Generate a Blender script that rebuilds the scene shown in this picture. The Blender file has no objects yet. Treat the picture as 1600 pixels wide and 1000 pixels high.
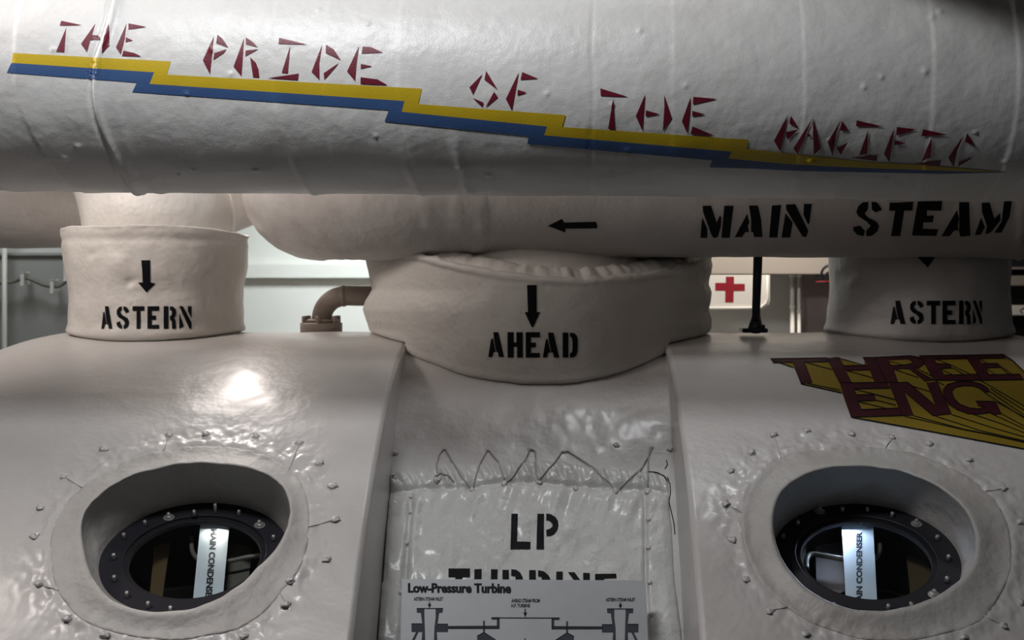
import bpy, bmesh, math, random
import numpy as np
from mathutils import Vector, Matrix, noise
from mathutils.bvhtree import BVHTree
from mathutils.geometry import tessellate_polygon

S = bpy.context.scene
COL = S.collection
PI = math.pi
F, PX, PY = 2400.0, 878.0, 430.0          # focal length in pixels, principal point of the (cropped) photograph

# ---------------------------------------------------------------- camera, world, lights, exposure
cam_d = bpy.data.cameras.new('camera'); cam = bpy.data.objects.new('camera', cam_d); COL.objects.link(cam)
cam.location = (0, 0, 0); cam.rotation_euler = (PI/2, 0, 0)
cam_d.sensor_width = 36; cam_d.lens = 54
cam_d.shift_x = -78/1600; cam_d.shift_y = -70/1600
cam_d.clip_start = .05; cam_d.clip_end = 60
cam_d.dof.use_dof = True; cam_d.dof.focus_distance = 3.35; cam_d.dof.aperture_fstop = 6.3
S.camera = cam

w = bpy.data.worlds.new('world'); S.world = w; w.use_nodes = True
w.node_tree.nodes['Background'].inputs[0].default_value = (.80, .88, 1.0, 1)
w.node_tree.nodes['Background'].inputs[1].default_value = .014

def area(name, loc, tgt, size, power, col, size_y=None, spread=None):
    d = bpy.data.lights.new(name, 'AREA'); d.energy = power; d.color = col
    d.shape = 'RECTANGLE'; d.size = size; d.size_y = size_y or size
    if spread: d.spread = spread
    o = bpy.data.objects.new(name, d); COL.objects.link(o); o.location = loc
    o.rotation_euler = (Vector(tgt)-Vector(loc)).to_track_quat('-Z', 'Y').to_euler()
    return o
WARM = (1.0, .91, .855); NEUT = (.97, .98, 1.0); COOL = (.90, .97, 1.0)
area('ceiling_lamp_front', (-.68, 1.92, 1.38), (-.55, 3.1, .1), .50, 23, NEUT, .25)
area('ceiling_lamp_rear_left', (-1.14, 4.97, .93), (-.9, 4.0, -.2), .62, 34, WARM, .45)
area('ceiling_lamp_middle', (.25, 3.75, 1.7), (.25, 3.5, -.5), .26, 8, NEUT, .26)
area('side_lamp_left', (-1.95, 3.0, .95), (-1.0, 3.9, -.2), .6, 17, WARM, .5, 2.0)
area('bulkhead_lamp_left', (-.75, 5.35, .75), (-.7, 6.2, -.1), .7, 6.5, COOL, .3, 1.6)
area('far_left_wall_fill', (-2.1, 5.5, .8), (-2.1, 6.2, -.1), .4, 2.2, COOL, .3, 2.0)  # added off-frame light that brightens the far left wall
area('bulkhead_lamp_right', (.75, 5.0, .9), (.75, 6.0, 0), .5, 6, WARM, .2, 1.5)

S.view_settings.view_transform = 'Standard'
S.view_settings.look = 'None'
S.view_settings.gamma = 1
S.view_settings.use_curve_mapping = False
S.view_settings.exposure = -.12

# ---------------------------------------------------------------- helpers
def lin(r, g, b):
    f = lambda c: (c/255/12.92) if c/255 <= .04045 else ((c/255+.055)/1.055)**2.4
    return (f(r), f(g), f(b), 1)

def material(name, col, rough=.45, bump=None, metallic=0, coat=0, stain=0, spec=.5, col2=None):
    """bump: list of (scale, distance in m)"""
    m = bpy.data.materials.new(name); m.use_nodes = True
    nt = m.node_tree; N = nt.nodes; L = nt.links
    b = N['Principled BSDF']
    b.inputs['Base Color'].default_value = col; b.inputs['Roughness'].default_value = rough
    b.inputs['Metallic'].default_value = metallic; b.inputs['Coat Weight'].default_value = coat
    b.inputs['Coat Roughness'].default_value = .18
    b.inputs['Specular IOR Level'].default_value = spec
    geo = N.new('ShaderNodeNewGeometry')
    if stain:
        n = N.new('ShaderNodeTexNoise'); n.inputs['Scale'].default_value = 5; n.inputs['Detail'].default_value = 6
        n.inputs['Roughness'].default_value = .65
        L.new(geo.outputs['Position'], n.inputs['Vector'])
        r = N.new('ShaderNodeMapRange'); r.inputs[1].default_value = .42; r.inputs[2].default_value = .75
        L.new(n.outputs[0], r.inputs[0])
        mx = N.new('ShaderNodeMix'); mx.data_type = 'RGBA'
        mx.inputs['A'].default_value = col
        c2 = col2 or (col[0]*.74, col[1]*.70, col[2]*.67, 1)
        mx.inputs['B'].default_value = c2
        ml = N.new('ShaderNodeMath'); ml.operation = 'MULTIPLY'; ml.inputs[1].default_value = stain
        L.new(r.outputs[0], ml.inputs[0]); L.new(ml.outputs[0], mx.inputs['Factor'])
        L.new(mx.outputs['Result'], b.inputs['Base Color'])
    prev = None
    for sc, dist in (bump or []):
        n = N.new('ShaderNodeTexNoise'); n.inputs['Scale'].default_value = sc; n.inputs['Detail'].default_value = 3
        n.inputs['Roughness'].default_value = .6
        L.new(geo.outputs['Position'], n.inputs['Vector'])
        bp = N.new('ShaderNodeBump'); bp.inputs['Distance'].default_value = dist; bp.inputs['Strength'].default_value = 1
        L.new(n.outputs[0], bp.inputs['Height'])
        if prev: L.new(prev.outputs[0], bp.inputs['Normal'])
        prev = bp
    if prev: L.new(prev.outputs[0], b.inputs['Normal'])
    return m

CB = [(9, .007), (60, .0007), (420, .0006)]
M = {}
M['casing'] = material('glossy_cream_paint', lin(206, 202, 199), .38, [(9, .006), (110, .0007), (420, .00025)], coat=.3, stain=.35)
M['middle'] = material('glossy_grey_cream_paint', lin(202, 199, 197), .38, [(10, .006), (110, .0009), (420, .0003)], coat=.2, stain=.35)
M['canvas'] = material('white_painted_canvas', lin(226, 225, 223), .30, CB, stain=.25)
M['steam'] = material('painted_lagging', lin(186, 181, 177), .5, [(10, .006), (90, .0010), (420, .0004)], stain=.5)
M['collar2'] = material('grey_white_painted_canvas', lin(196, 194, 193), .46, [(10, .007), (80, .0010), (420, .0005)], stain=.5)
M['collar'] = material('cream_painted_canvas', lin(203, 198, 192), .46, [(10, .007), (80, .0010), (420, .0005)], stain=.5)
M['port'] = material('matt_painted_canvas', lin(190, 186, 182), .46, [(14, .006), (90, .0012), (350, .0005)], stain=.6)
M['pad'] = material('grey_painted_canvas_pad', lin(200, 200, 197), .34, [(28, .004), (110, .0012), (380, .0005)], coat=.3, stain=.4)
M['cord'] = material('painted_cord', lin(172, 170, 165), .5, [(300, .001)])
M['cordlight'] = material('painted_over_cord', lin(196, 193, 190), .4, [(300, .001)])
M['knot'] = material('painted_knot', lin(206, 202, 199), .34, [(200, .002)], coat=.3)
M['black'] = material('black_stencil_paint', lin(12, 12, 17), .6, [(330, .0004)], spec=.15)
M['maroon'] = material('maroon_paint', lin(112, 26, 46), .42, [(330, .0005)], stain=.3, col2=lin(86, 16, 34))
M['maroon_dim'] = material('shade_darkened_maroon', lin(62, 14, 26), .5, [(330, .0004)], spec=.25)  # emblem maroon, with the dim lighting there put into the colour
M['yellow'] = material('yellow_paint', lin(205, 176, 36), .42, [(330, .0005)], stain=.25, col2=lin(180, 150, 32))
M['yellow_dim'] = material('shade_darkened_yellow', lin(136, 114, 28), .5, [(330, .0004)], stain=.3, col2=lin(116, 94, 24), spec=.3)  # emblem yellow, darkened in the colour for the dim lighting there
M['blue'] = material('blue_paint', lin(62, 92, 140), .42, [(330, .0005)], stain=.2)
M['ring'] = material('dark_port_ring_metal', lin(40, 38, 46), .55, [(200, .0004)], metallic=.2)
M['steel'] = material('bolt_steel', lin(205, 205, 200), .3, metallic=.7)
M['dkmetal'] = material('black_enamel', lin(30, 30, 38), .4, [(150, .0006)])
M['dark'] = material('dark_interior', lin(20, 19, 24), .7)
M['brown'] = material('old_brass_plate', lin(110, 92, 62), .5, metallic=.2, stain=.4)
M['plategrey'] = material('grey_plate', lin(120, 116, 105), .5)
M['tube'] = material('grey_tube_paint', lin(130, 125, 112), .35)
M['label'] = material('white_label_plastic', lin(214, 224, 230), .45)
M['sign'] = material('grey_sign_plate', lin(174, 177, 180), .42, stain=.35, col2=lin(140, 142, 144))
M['ink'] = material('sign_ink', lin(14, 14, 20), .6, spec=.2)
M['inkgrey'] = material('sign_ink_grey', lin(62, 65, 74), .6, spec=.2)
M['wall'] = material('bulkhead_white_paint', lin(224, 225, 218), .6, [(6, .004)], stain=.15)
M['ceil'] = material('overhead_grey_paint', lin(105, 106, 108), .6)
M['wallgrey'] = material('bulkhead_grey_paint', lin(170, 169, 165), .6, stain=.2)
M['beige'] = material('beige_duct_paint', lin(148, 140, 128), .6)
M['pinkgrey'] = material('brown_grey_cabinet', lin(140, 128, 124), .6)
M['floor'] = material('deck_plate_dark', lin(60, 58, 56), .6, [(30, .004)])
M['white'] = material('white_enamel', lin(232, 229, 218), .35)
M['red'] = material('red_paint', lin(150, 26, 40), .5)
M['brownpipe'] = material('taupe_pipe_paint', lin(128, 116, 106), .5, [(80, .002)])
g = bpy.data.materials.new('port_glass'); g.use_nodes = True
nt = g.node_tree; nt.nodes.remove(nt.nodes['Principled BSDF'])
tr = nt.nodes.new('ShaderNodeBsdfTransparent'); tr.inputs[0].default_value = (.86, .9, .92, 1)
gl = nt.nodes.new('ShaderNodeBsdfGlossy'); gl.inputs['Roughness'].default_value = .04
fr = nt.nodes.new('ShaderNodeFresnel'); fr.inputs[0].default_value = 1.5
mx = nt.nodes.new('ShaderNodeMixShader')
nt.links.new(fr.outputs[0], mx.inputs[0]); nt.links.new(tr.outputs[0], mx.inputs[1]); nt.links.new(gl.outputs[0], mx.inputs[2])
nt.links.new(mx.outputs[0], nt.nodes['Material Output'].inputs[0]); M['glass'] = g

def mesh_obj(name, verts, faces, mat, parent=None, smooth=True):
    me = bpy.data.meshes.new(name)
    me.from_pydata([tuple(v) for v in verts], [], [tuple(f) for f in faces])
    me.materials.append(M[mat]); me.update()
    if smooth: me.polygons.foreach_set('use_smooth', [True]*len(me.polygons))
    o = bpy.data.objects.new(name, me); COL.objects.link(o)
    if parent: attach(o, parent)
    return o
def attach(o, parent):
    o.parent = parent
    o.matrix_parent_inverse = Matrix.Translation(-parent.location) if parent.parent is None else Matrix()
def empty(name, loc, label, cat, group=None):
    o = bpy.data.objects.new(name, None); COL.objects.link(o); o.location = loc; o.empty_display_size = .1
    o['label'] = label; o['category'] = cat
    if group: o['group'] = group
    return o
def tag(o, label, cat, group=None):
    o['label'] = label; o['category'] = cat
    if group: o['group'] = group
    return o
def struct(o): o['kind'] = 'structure'; return o

def at(px, py, Y): return Vector(((px-PX)/F*Y, Y, (PY-py)/F*Y))
def proj(p): return (PX+F*p[0]/p[1], PY-F*p[2]/p[1])
def raydir(px, py): return Vector(((px-PX)/F, 1, (PY-py)/F)).normalized()

class Surf:
    """ a surface that points of the photograph can be traced onto """
    def __init__(s, verts, faces):
        s.b = BVHTree.FromPolygons([Vector(v) for v in verts], [tuple(f) for f in faces])
    def hit(s, px, py, off=0.0, exact=False):
        d = raydir(px, py); p, n, i, t = s.b.ray_cast(Vector((0, 0, 0)), d)
        if p is None: return None
        if n.dot(d) > 0: n = -n
        q = p+n*off
        if exact and off:
            for _ in range(2):
                a = proj(q); d = raydir(px-(a[0]-px), py-(a[1]-py))
                px2, n2, i, t = s.b.ray_cast(Vector((0, 0, 0)), d)
                if px2 is None: break
                if n2.dot(d) > 0: n2 = -n2
                q2 = px2+n2*off
                if abs(proj(q2)[0]-px)+abs(proj(q2)[1]-py) < abs(a[0]-px)+abs(a[1]-py): q = q2
                else: break
        return q
class Plane:
    def __init__(s, c, n): s.c = Vector(c); s.n = Vector(n).normalized()
    def hit(s, px, py, off=0.0, exact=False):
        d = raydir(px, py); c = s.c+s.n*off
        return d*(c.dot(s.n)/d.dot(s.n))

def grid_faces(nu, nv, wrapu=False):
    f = []
    for i in range(nu if wrapu else nu-1):
        for j in range(nv-1):
            a = i*nv+j; b = ((i+1) % nu)*nv+j
            f.append((a, b, b+1, a+1))
    return f

def tube(name, pts, rad, mat, parent=None, seg=16, disp=None, caps=True, wrap=False):
    pts = [Vector(p) for p in pts]; n = len(pts)
    if not hasattr(rad, '__len__'): rad = [rad]*n
    V = []; t0 = (pts[1]-pts[0]).normalized()
    up = Vector((0, 0, 1)) if abs(t0.z) < .9 else Vector((0, 1, 0))
    u = t0.cross(up).normalized()
    for i, p in enumerate(pts):
        t = (pts[min(i+1, n-1)]-pts[max(i-1, 0)]).normalized()
        u = (u-t*u.dot(t)).normalized(); v = t.cross(u)
        for k in range(seg):
            a = 2*PI*k/seg; d = u*math.cos(a)+v*math.sin(a)
            r = rad[i]+(disp(p+d*rad[i], i) if disp else 0)
            V.append(p+d*r)
    Fc = [(i*seg+k, i*seg+(k+1) % seg, (i+1)*seg+(k+1) % seg, (i+1)*seg+k) for i in range(n-1) for k in range(seg)]
    if caps:
        Fc.append(tuple(range(seg-1, -1, -1))); Fc.append(tuple((n-1)*seg+k for k in range(seg)))
    if name is None: return V, Fc
    return mesh_obj(name, V, Fc, mat, parent)

def smooth_pts(pts, n=6):
    P = [Vector(p) for p in pts]; out = []
    for i in range(len(P)-1):
        p0 = P[max(i-1, 0)]; p1 = P[i]; p2 = P[i+1]; p3 = P[min(i+2, len(P)-1)]
        for k in range(n):
            t = k/n
            out.append(.5*((2*p1)+(p2-p0)*t+(2*p0-5*p1+4*p2-p3)*t*t+(3*p1-p0-3*p2+p3)*t**3))
    out.append(P[-1]); return out

def box(name, lo, hi, mat, parent=None, bevel=.0):
    bm = bmesh.new(); bmesh.ops.create_cube(bm, size=1)
    lo = Vector(lo); hi = Vector(hi)
    for v in bm.verts: v.co = Vector([(lo[i]+hi[i])/2+v.co[i]*(hi[i]-lo[i]) for i in range(3)])
    if bevel: bmesh.ops.bevel(bm, geom=bm.edges[:], offset=bevel, segments=2, affect='EDGES')
    me = bpy.data.meshes.new(name); bm.to_mesh(me); bm.free(); me.materials.append(M[mat])
    o = bpy.data.objects.new(name, me); COL.objects.link(o)
    if parent: attach(o, parent)
    return o

def blob(c, n, r, seed=0, flat=.7, seg=12, rng=9):
    """lumpy knot; returns verts, faces"""
    n = Vector(n).normalized(); u = n.orthogonal().normalized(); v = n.cross(u)
    V = []; Fc = []
    for i in range(rng):
        ph = PI*i/(rng-1)
        for k in range(seg):
            a = 2*PI*k/seg
            d = u*math.sin(ph)*math.cos(a)+v*math.sin(ph)*math.sin(a)+n*math.cos(ph)*flat
            rr = r*(1+.7*noise.noise(d*2.3+Vector((seed*3.7, seed, 0)))+.35*noise.noise(d*6+Vector((seed, 0, 9))))
            V.append(Vector(c)+d*rr)
    for i in range(rng-1):
        for k in range(seg):
            Fc.append((i*seg+k, (i+1)*seg+k, (i+1)*seg+(k+1) % seg, i*seg+(k+1) % seg))
    return V, Fc

# ---- flat paint: outlines given as points of the photograph, laid on the real surface they are painted on
def clean(poly):
    out = []
    for p in poly:
        if not out or (abs(p[0]-out[-1][0])+abs(p[1]-out[-1][1])) > .05: out.append(p)
    return out
def paint(name, polys, surf, mat, parent, off=.0012, L=6.0, tris=None):
    bm = bmesh.new()
    if tris:
        V, Fc = tris; vs = [bm.verts.new((x, y, 0)) for x, y in V]
        for f in Fc:
            try: bm.faces.new([vs[i] for i in f])
            except ValueError: pass
    else:
        for poly in polys:
            poly = clean(poly)
            vs = [bm.verts.new((x, y, 0)) for x, y in poly]
            for t in tessellate_polygon([[Vector((x, y, 0)) for x, y in poly]]):
                try: bm.faces.new([vs[i] for i in t])
                except ValueError: pass
    for _ in range(7):
        long = [e for e in bm.edges if e.calc_length() > L]
        if not long: break
        bmesh.ops.subdivide_edges(bm, edges=long, cuts=1)
        bmesh.ops.triangulate(bm, faces=[f for f in bm.faces if len(f.verts) > 3])
    bad = []
    for v in bm.verts:
        h = surf.hit(v.co.x, v.co.y, off)
        if h is None: bad.append(v)
        else: v.co = h
    if bad: bmesh.ops.delete(bm, geom=bad, context='VERTS')
    bmesh.ops.recalc_face_normals(bm, faces=bm.faces[:])
    for f in bm.faces:
        f.smooth = True
        if f.normal.dot(f.calc_center_median()) > 0: f.normal_flip()
    me = bpy.data.meshes.new(name); bm.to_mesh(me); bm.free(); me.materials.append(M[mat])
    o = bpy.data.objects.new(name, me); COL.objects.link(o)
    if parent: attach(o, parent)
    return o
def crop(poly, s, ox, oy): return [(x/s+ox, y/s+oy) for x, y in poly]
def stroke(pts, wd, closed=False):
    """thick polyline -> list of quads"""
    out = []; n = len(pts)
    L_, R_ = [], []
    for i in range(n):
        if closed: a = pts[i-1]; b = pts[(i+1) % n]
        else: a = pts[max(i-1, 0)]; b = pts[min(i+1, n-1)]
        dx, dy = b[0]-a[0], b[1]-a[1]; l = math.hypot(dx, dy) or 1
        nx, ny = -dy/l*wd/2, dx/l*wd/2
        L_.append((pts[i][0]+nx, pts[i][1]+ny)); R_.append((pts[i][0]-nx, pts[i][1]-ny))
    for i in range(n if closed else n-1):
        j = (i+1) % n; out.append([L_[i], L_[j], R_[j], R_[i]])
    return out
def arc(cx, cy, rx, ry, a0, a1, n=10):
    return [(cx+rx*math.cos(math.radians(a0+(a1-a0)*i/n)), cy+ry*math.sin(math.radians(a0+(a1-a0)*i/n))) for i in range(n+1)]

SA = [(.62, .0), (.8, .03), (.95, .13), (1, .27), (.72, .3), (.62, .22)]
GLY = {
 'A': [[(0, 1), (.24, 1), (.34, .8), (.48, .8), (.28, .24), (.18, .28)], [(.33, 0), (.64, 0), (1, 1), (.68, 1), (.6, .8), (.52, .8), (.37, .3)]],
 'S': [[(.56, 0), (.78, .03), (.94, .13), (1, .24), (.74, .31), (.66, .22), (.56, .17)],
       [(.44, 0), (.2, .04), (.04, .16), (.02, .34), (.16, .48), (.5, .6), (.68, .72), (.66, .8), (.56, .84), (.56, 1), (.8, .97), (.97, .85), (1, .66), (.88, .52), (.5, .4), (.34, .3), (.34, .22), (.44, .17)],
       [(.44, 1), (.2, .96), (.04, .86), (0, .72), (.28, .66), (.34, .78), (.44, .84)]],
 'T': [[(0, 0), (1, 0), (1, .2), (.68, .2), (.68, 1), (.34, 1), (.34, .2), (0, .2)]],
 'E': [[(0, 0), (1, 0), (1, .2), (.37, .2), (.37, .41), (.72, .41), (.72, .6), (.37, .6), (.37, .82), (1, .82), (1, 1), (0, 1)]],
 'R': [[(0, 0), (.38, 0), (.38, 1), (0, 1)],
       [(.5, 0), (.75, .02), (.95, .12), (1, .28), (.93, .44), (.82, .52), (.94, .62), (.98, 1), (.66, 1), (.64, .68), (.5, .58), (.5, .45), (.64, .36), (.65, .22), (.5, .17)]],
 'N': [[(0, .3), (.34, .82), (.3, .92), (.0, 1)], [(0, 0), (.3, 0), (1, .72), (1, 1), (.82, 1)], [(.7, 0), (1, 0), (1, .55), (.7, .22)]],
 'H': [[(0, 0), (.4, 0), (.4, .4), (.58, .4), (.58, 0), (1, 0), (1, 1), (.62, 1), (.62, .58), (.4, .58), (.4, 1), (0, 1)]],
 'D': [[(0, 0), (.38, 0), (.38, 1), (0, 1)], [(.48, 0), (.75, .02), (.94, .12), (1, .3), (1, .72), (.92, .9), (.72, .99), (.48, 1), (.48, .84), (.62, .78), (.65, .66), (.65, .34), (.6, .2), (.48, .16)]],
}
def word(letters):
    """letters: (char, x0, y0, x1, y1[, slant])"""
    out = []
    for l in letters:
        c, x0, y0, x1, y1 = l[:5]
        for p in GLY[c]: out.append([(x0+x*(x1-x0), y0+y*(y1-y0)) for x, y in p])
    return out

def text_tris(s, quad, bold=.0):
    """built-in font filled outline fitted in a quad (tl, tr, br, bl) of photograph points"""
    cu = bpy.data.curves.new('t', 'FONT'); cu.body = s; cu.resolution_u = 3; cu.offset = bold; cu.fill_mode = 'FRONT'
    o = bpy.data.objects.new('t', cu); COL.objects.link(o)
    dg = bpy.context.evaluated_depsgraph_get(); dg.update()
    me = bpy.data.meshes.new_from_object(o.evaluated_get(dg))
    V = [v.co.copy() for v in me.vertices]; Fc = [tuple(p.vertices) for p in me.polygons]
    bpy.data.objects.remove(o); bpy.data.curves.remove(cu); bpy.data.meshes.remove(me)
    x0 = min(v.x for v in V); x1 = max(v.x for v in V); y0 = min(v.y for v in V); y1 = max(v.y for v in V)
    q = [Vector(p) for p in quad]; out = []
    for v in V:
        a = (v.x-x0)/(x1-x0); b = 1-(v.y-y0)/(y1-y0)
        p = (q[0]*(1-a)+q[1]*a)*(1-b)+(q[3]*(1-a)+q[2]*a)*b
        out.append((p.x, p.y))
    return out, Fc

def pip(x, y, poly):
    c = False; n = len(poly); j = n-1
    for i in range(n):
        xi, yi = poly[i]; xj, yj = poly[j]
        if (yi > y) != (yj > y) and x < (xj-xi)*(y-yi)/(yj-yi)+xi: c = not c
        j = i
    return c
def sstep(a, b, x):
    t = max(0, min(1, (x-a)/(b-a))); return t*t*(3-2*t)
def gauss(x, s): return math.exp(-(x/s)**2)
def fbm(p, sc, o=3):
    return noise.fractal(p*sc, 1.0, 2.0, o)

# ================================================================ the compartment
FZ = -1.75
struct(box('floor', (-3.2, -1.5, FZ-.05), (3.2, 6.4, FZ), 'floor'))
struct(box('ceiling', (-3.2, -1.5, 2.05), (3.2, 6.4, 2.1), 'ceil'))
struct(box('wall_back', (-3.2, 6.3, FZ), (3.2, 6.4, 2.05), 'wall'))
struct(box('wall_left', (-3.25, -1.5, FZ), (-3.2, 6.3, 2.05), 'ceil'))
struct(box('wall_right', (3.2, -1.5, FZ), (3.25, 6.3, 2.05), 'ceil'))

# ================================================================ turbine casing
CY, CZ, CR = 4.338, -1.972, 1.809
XC = -.0705; XL, XR = -.414, .273
def cyl(x, ph, side):
    # rounded outer ends
    d = max(0.0, (XC-1.285)-x if side < 0 else x-(XC+1.285))
    r = CR-(1.2*(1-math.sqrt(max(0, 1-(d/.75)**2))) if d > 0 else 0)
    # soft shoulder at the inner edge
    e = (XL-x) if side < 0 else (x-XR)
    r -= .010*(1-min(1, e/.012))**2
    return Vector((x, CY-r*math.sin(ph), CZ+r*math.cos(ph)))

MOUTH = {-1: [(128,812),(132,860),(148,908),(172,936),(216,952),(268,955),(320,943),(360,922),(400,888),(432,856),(448,824),(454,796),(444,764),(424,746),(392,734),(348,727),(296,726),(248,734),(200,748),(160,770),(138,792)],
         1: [(1208,813),(1211,842),(1222,874),(1247,906),(1283,933),(1319,948),(1362,954),(1406,950),(1449,937),(1488,915),(1514,892),(1524,863),(1523,831),(1508,798),(1478,770),(1434,748),(1384,734),(1334,731),(1283,735),(1240,752),(1218,773)]}
PATCH = {-1: [(256,704),(320,699),(380,702),(440,722),(468,748),(482,790),(480,860),(462,900),(440,926),(384,978),(320,994),(240,998),(180,990),(120,964),(86,920),(76,860),(92,800),(120,768),(168,736),(216,713)],
          1: [(1233,708),(1283,702),(1341,699),(1391,703),(1452,716),(1510,744),(1553,777),(1578,827),(1578,899),(1542,964),(1474,992),(1395,1000),(1312,990),(1240,957),(1186,906),(1164,856),(1157,795),(1179,752),(1204,726)]}
PCEN = {-1: (291, 846), 1: (1367, 848)}
def polar(poly, c):
    """radius as a smooth function of the angle about c"""
    a = np.array([math.atan2(y-c[1], x-c[0]) for x, y in poly]); r = np.array([math.hypot(x-c[0], y-c[1]) for x, y in poly])
    o = np.argsort(a); a = a[o]; r = r[o]
    t = np.linspace(-PI, PI, 361)[:-1]
    q = np.interp(t, a, r, period=2*PI)
    k = np.exp(-(np.arange(-12, 13)/5.0)**2); k /= k.sum()
    q = np.convolve(np.concatenate([q[-12:], q, q[:12]]), k, 'valid')
    return lambda ang: float(np.interp(ang, t, q, period=2*PI))
RM = {s: polar(MOUTH[s], PCEN[s]) for s in (-1, 1)}
RP = {s: polar(PATCH[s], PCEN[s]) for s in (-1, 1)}

KNOTS = {-1: [(264,680),(322,678),(400,682),(468,692),(500,724),(520,760),(524,812),(510,874),(454,907),(446,944),(380,994),(162,702),(100,745),(62,793),(54,838),(60,912),(106,966),(164,992)],
          1: [(1209,680),(1262,674),(1330,678),(1394,685),(1452,694),(1514,718),(1569,764),(1595,816),(1596,942),(1568,978),(1506,996),(1258,991),(1202,955),(1166,906),(1145,844),(1134,788),(1142,736),(1174,708)]}

def casing_disp(p, side):
    x, y = proj(p)
    d = .0035*fbm(p, 2.3, 2)+.0012*fbm(p, 9, 2)
    c = PCEN[side]; ang = math.atan2(y-c[1], x-c[0]); rr = math.hypot(x-c[0], y-c[1])/RP[side](ang)
    k = gauss(rr-1.06, .17)
    d += k*(.0036*fbm(p, 22, 3)+.0026*fbm(p, 60, 2))+.0035*gauss(rr-1.02, .05)*(1+1.5*noise.noise(p*18))
    # canvas overlap running up from the port to the inner edge
    return d

turb = empty('turbine_casing', (XC, CY, FZ), 'large cream painted low pressure turbine casing with two domed ends and recessed middle', 'turbine')
SH = {}
for side in (-1, 1):
    if side < 0: xs = np.concatenate([np.linspace(-2.02, -1.7, 12)[:-1], np.linspace(-1.7, XL-.02, 330), np.linspace(XL-.018, XL, 8)])
    else: xs = np.concatenate([np.linspace(XR, XR+.018, 8), np.linspace(XR+.02, 1.45, 300), np.linspace(1.46, 1.88, 16)])
    phs = np.concatenate([np.linspace(-75, -12, 20)[:-1], np.linspace(-12, 52, 330), np.linspace(53, 82, 24)])*PI/180
    V = []; nu, nv = len(xs), len(phs)
    for x in xs:
        for ph in phs:
            p = cyl(x, ph, side); n = Vector((0, -math.sin(ph), math.cos(ph)))
            V.append(p+n*casing_disp(p, side) if -.3 < ph < .95 else p)
    Fc = grid_faces(nu, nv)
    SH[side] = Surf(V, Fc)
    keep = []
    c = PCEN[side]
    for f in Fc:
        p = (V[f[0]]+V[f[2]])/2
        if p.y < CY-.3:
            x, y = proj(p); dx, dy = x-c[0], y-c[1]
            if abs(dx) < 260 and abs(dy) < 200:
                a = math.atan2(dy, dx)
                if math.hypot(dx, dy) < .45*RM[side](a)+.55*RP[side](a): continue
        keep.append(f)
    sh = mesh_obj('end_shell', V, keep, 'casing', turb)
    # inner end plate towards the recess
    xe = XL if side < 0 else XR
    W = []; 
    for ph in phs:
        W.append(cyl(xe, ph, side)); W.append(Vector((xe, CY-(CR-.55)*math.sin(ph), CZ+(CR-.55)*math.cos(ph))))
    mesh_obj('end_plate', W, [(2*i, 2*i+1, 2*i+3, 2*i+2) for i in range(nv-1)], 'casing', turb)
# recessed middle
prof = [(5.4, -.5), (4.9, -.26), (4.6, -.18), (4.34, -.172), (4.15, -.186), (4.02, -.232), (3.84, -.362), (3.665, -.55), (3.535, -.70), (3.43, -.845), (3.36, -1.0), (3.31, -1.25), (3.30, -1.72)]
pp = smooth_pts([(0, a, b) for a, b in prof], 22)
xs = np.linspace(XL, XR, 230); V = []
for x in xs:
    for i, q in enumerate(pp):
        t = (pp[min(i+1, len(pp)-1)]-pp[max(i-1, 0)]).normalized(); n = Vector((0, t.z, -t.y))
        p = Vector((x, q.y, q.z))
        V.append(p+n*(.0035*fbm(p, 3, 2)+.0040*fbm(p, 8, 3)+.0008*fbm(p, 30, 2)))
Fc = grid_faces(len(xs), len(pp))
MID = Surf(V, Fc)
mesh_obj('middle_shell', V, Fc, 'middle', turb)

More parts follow.
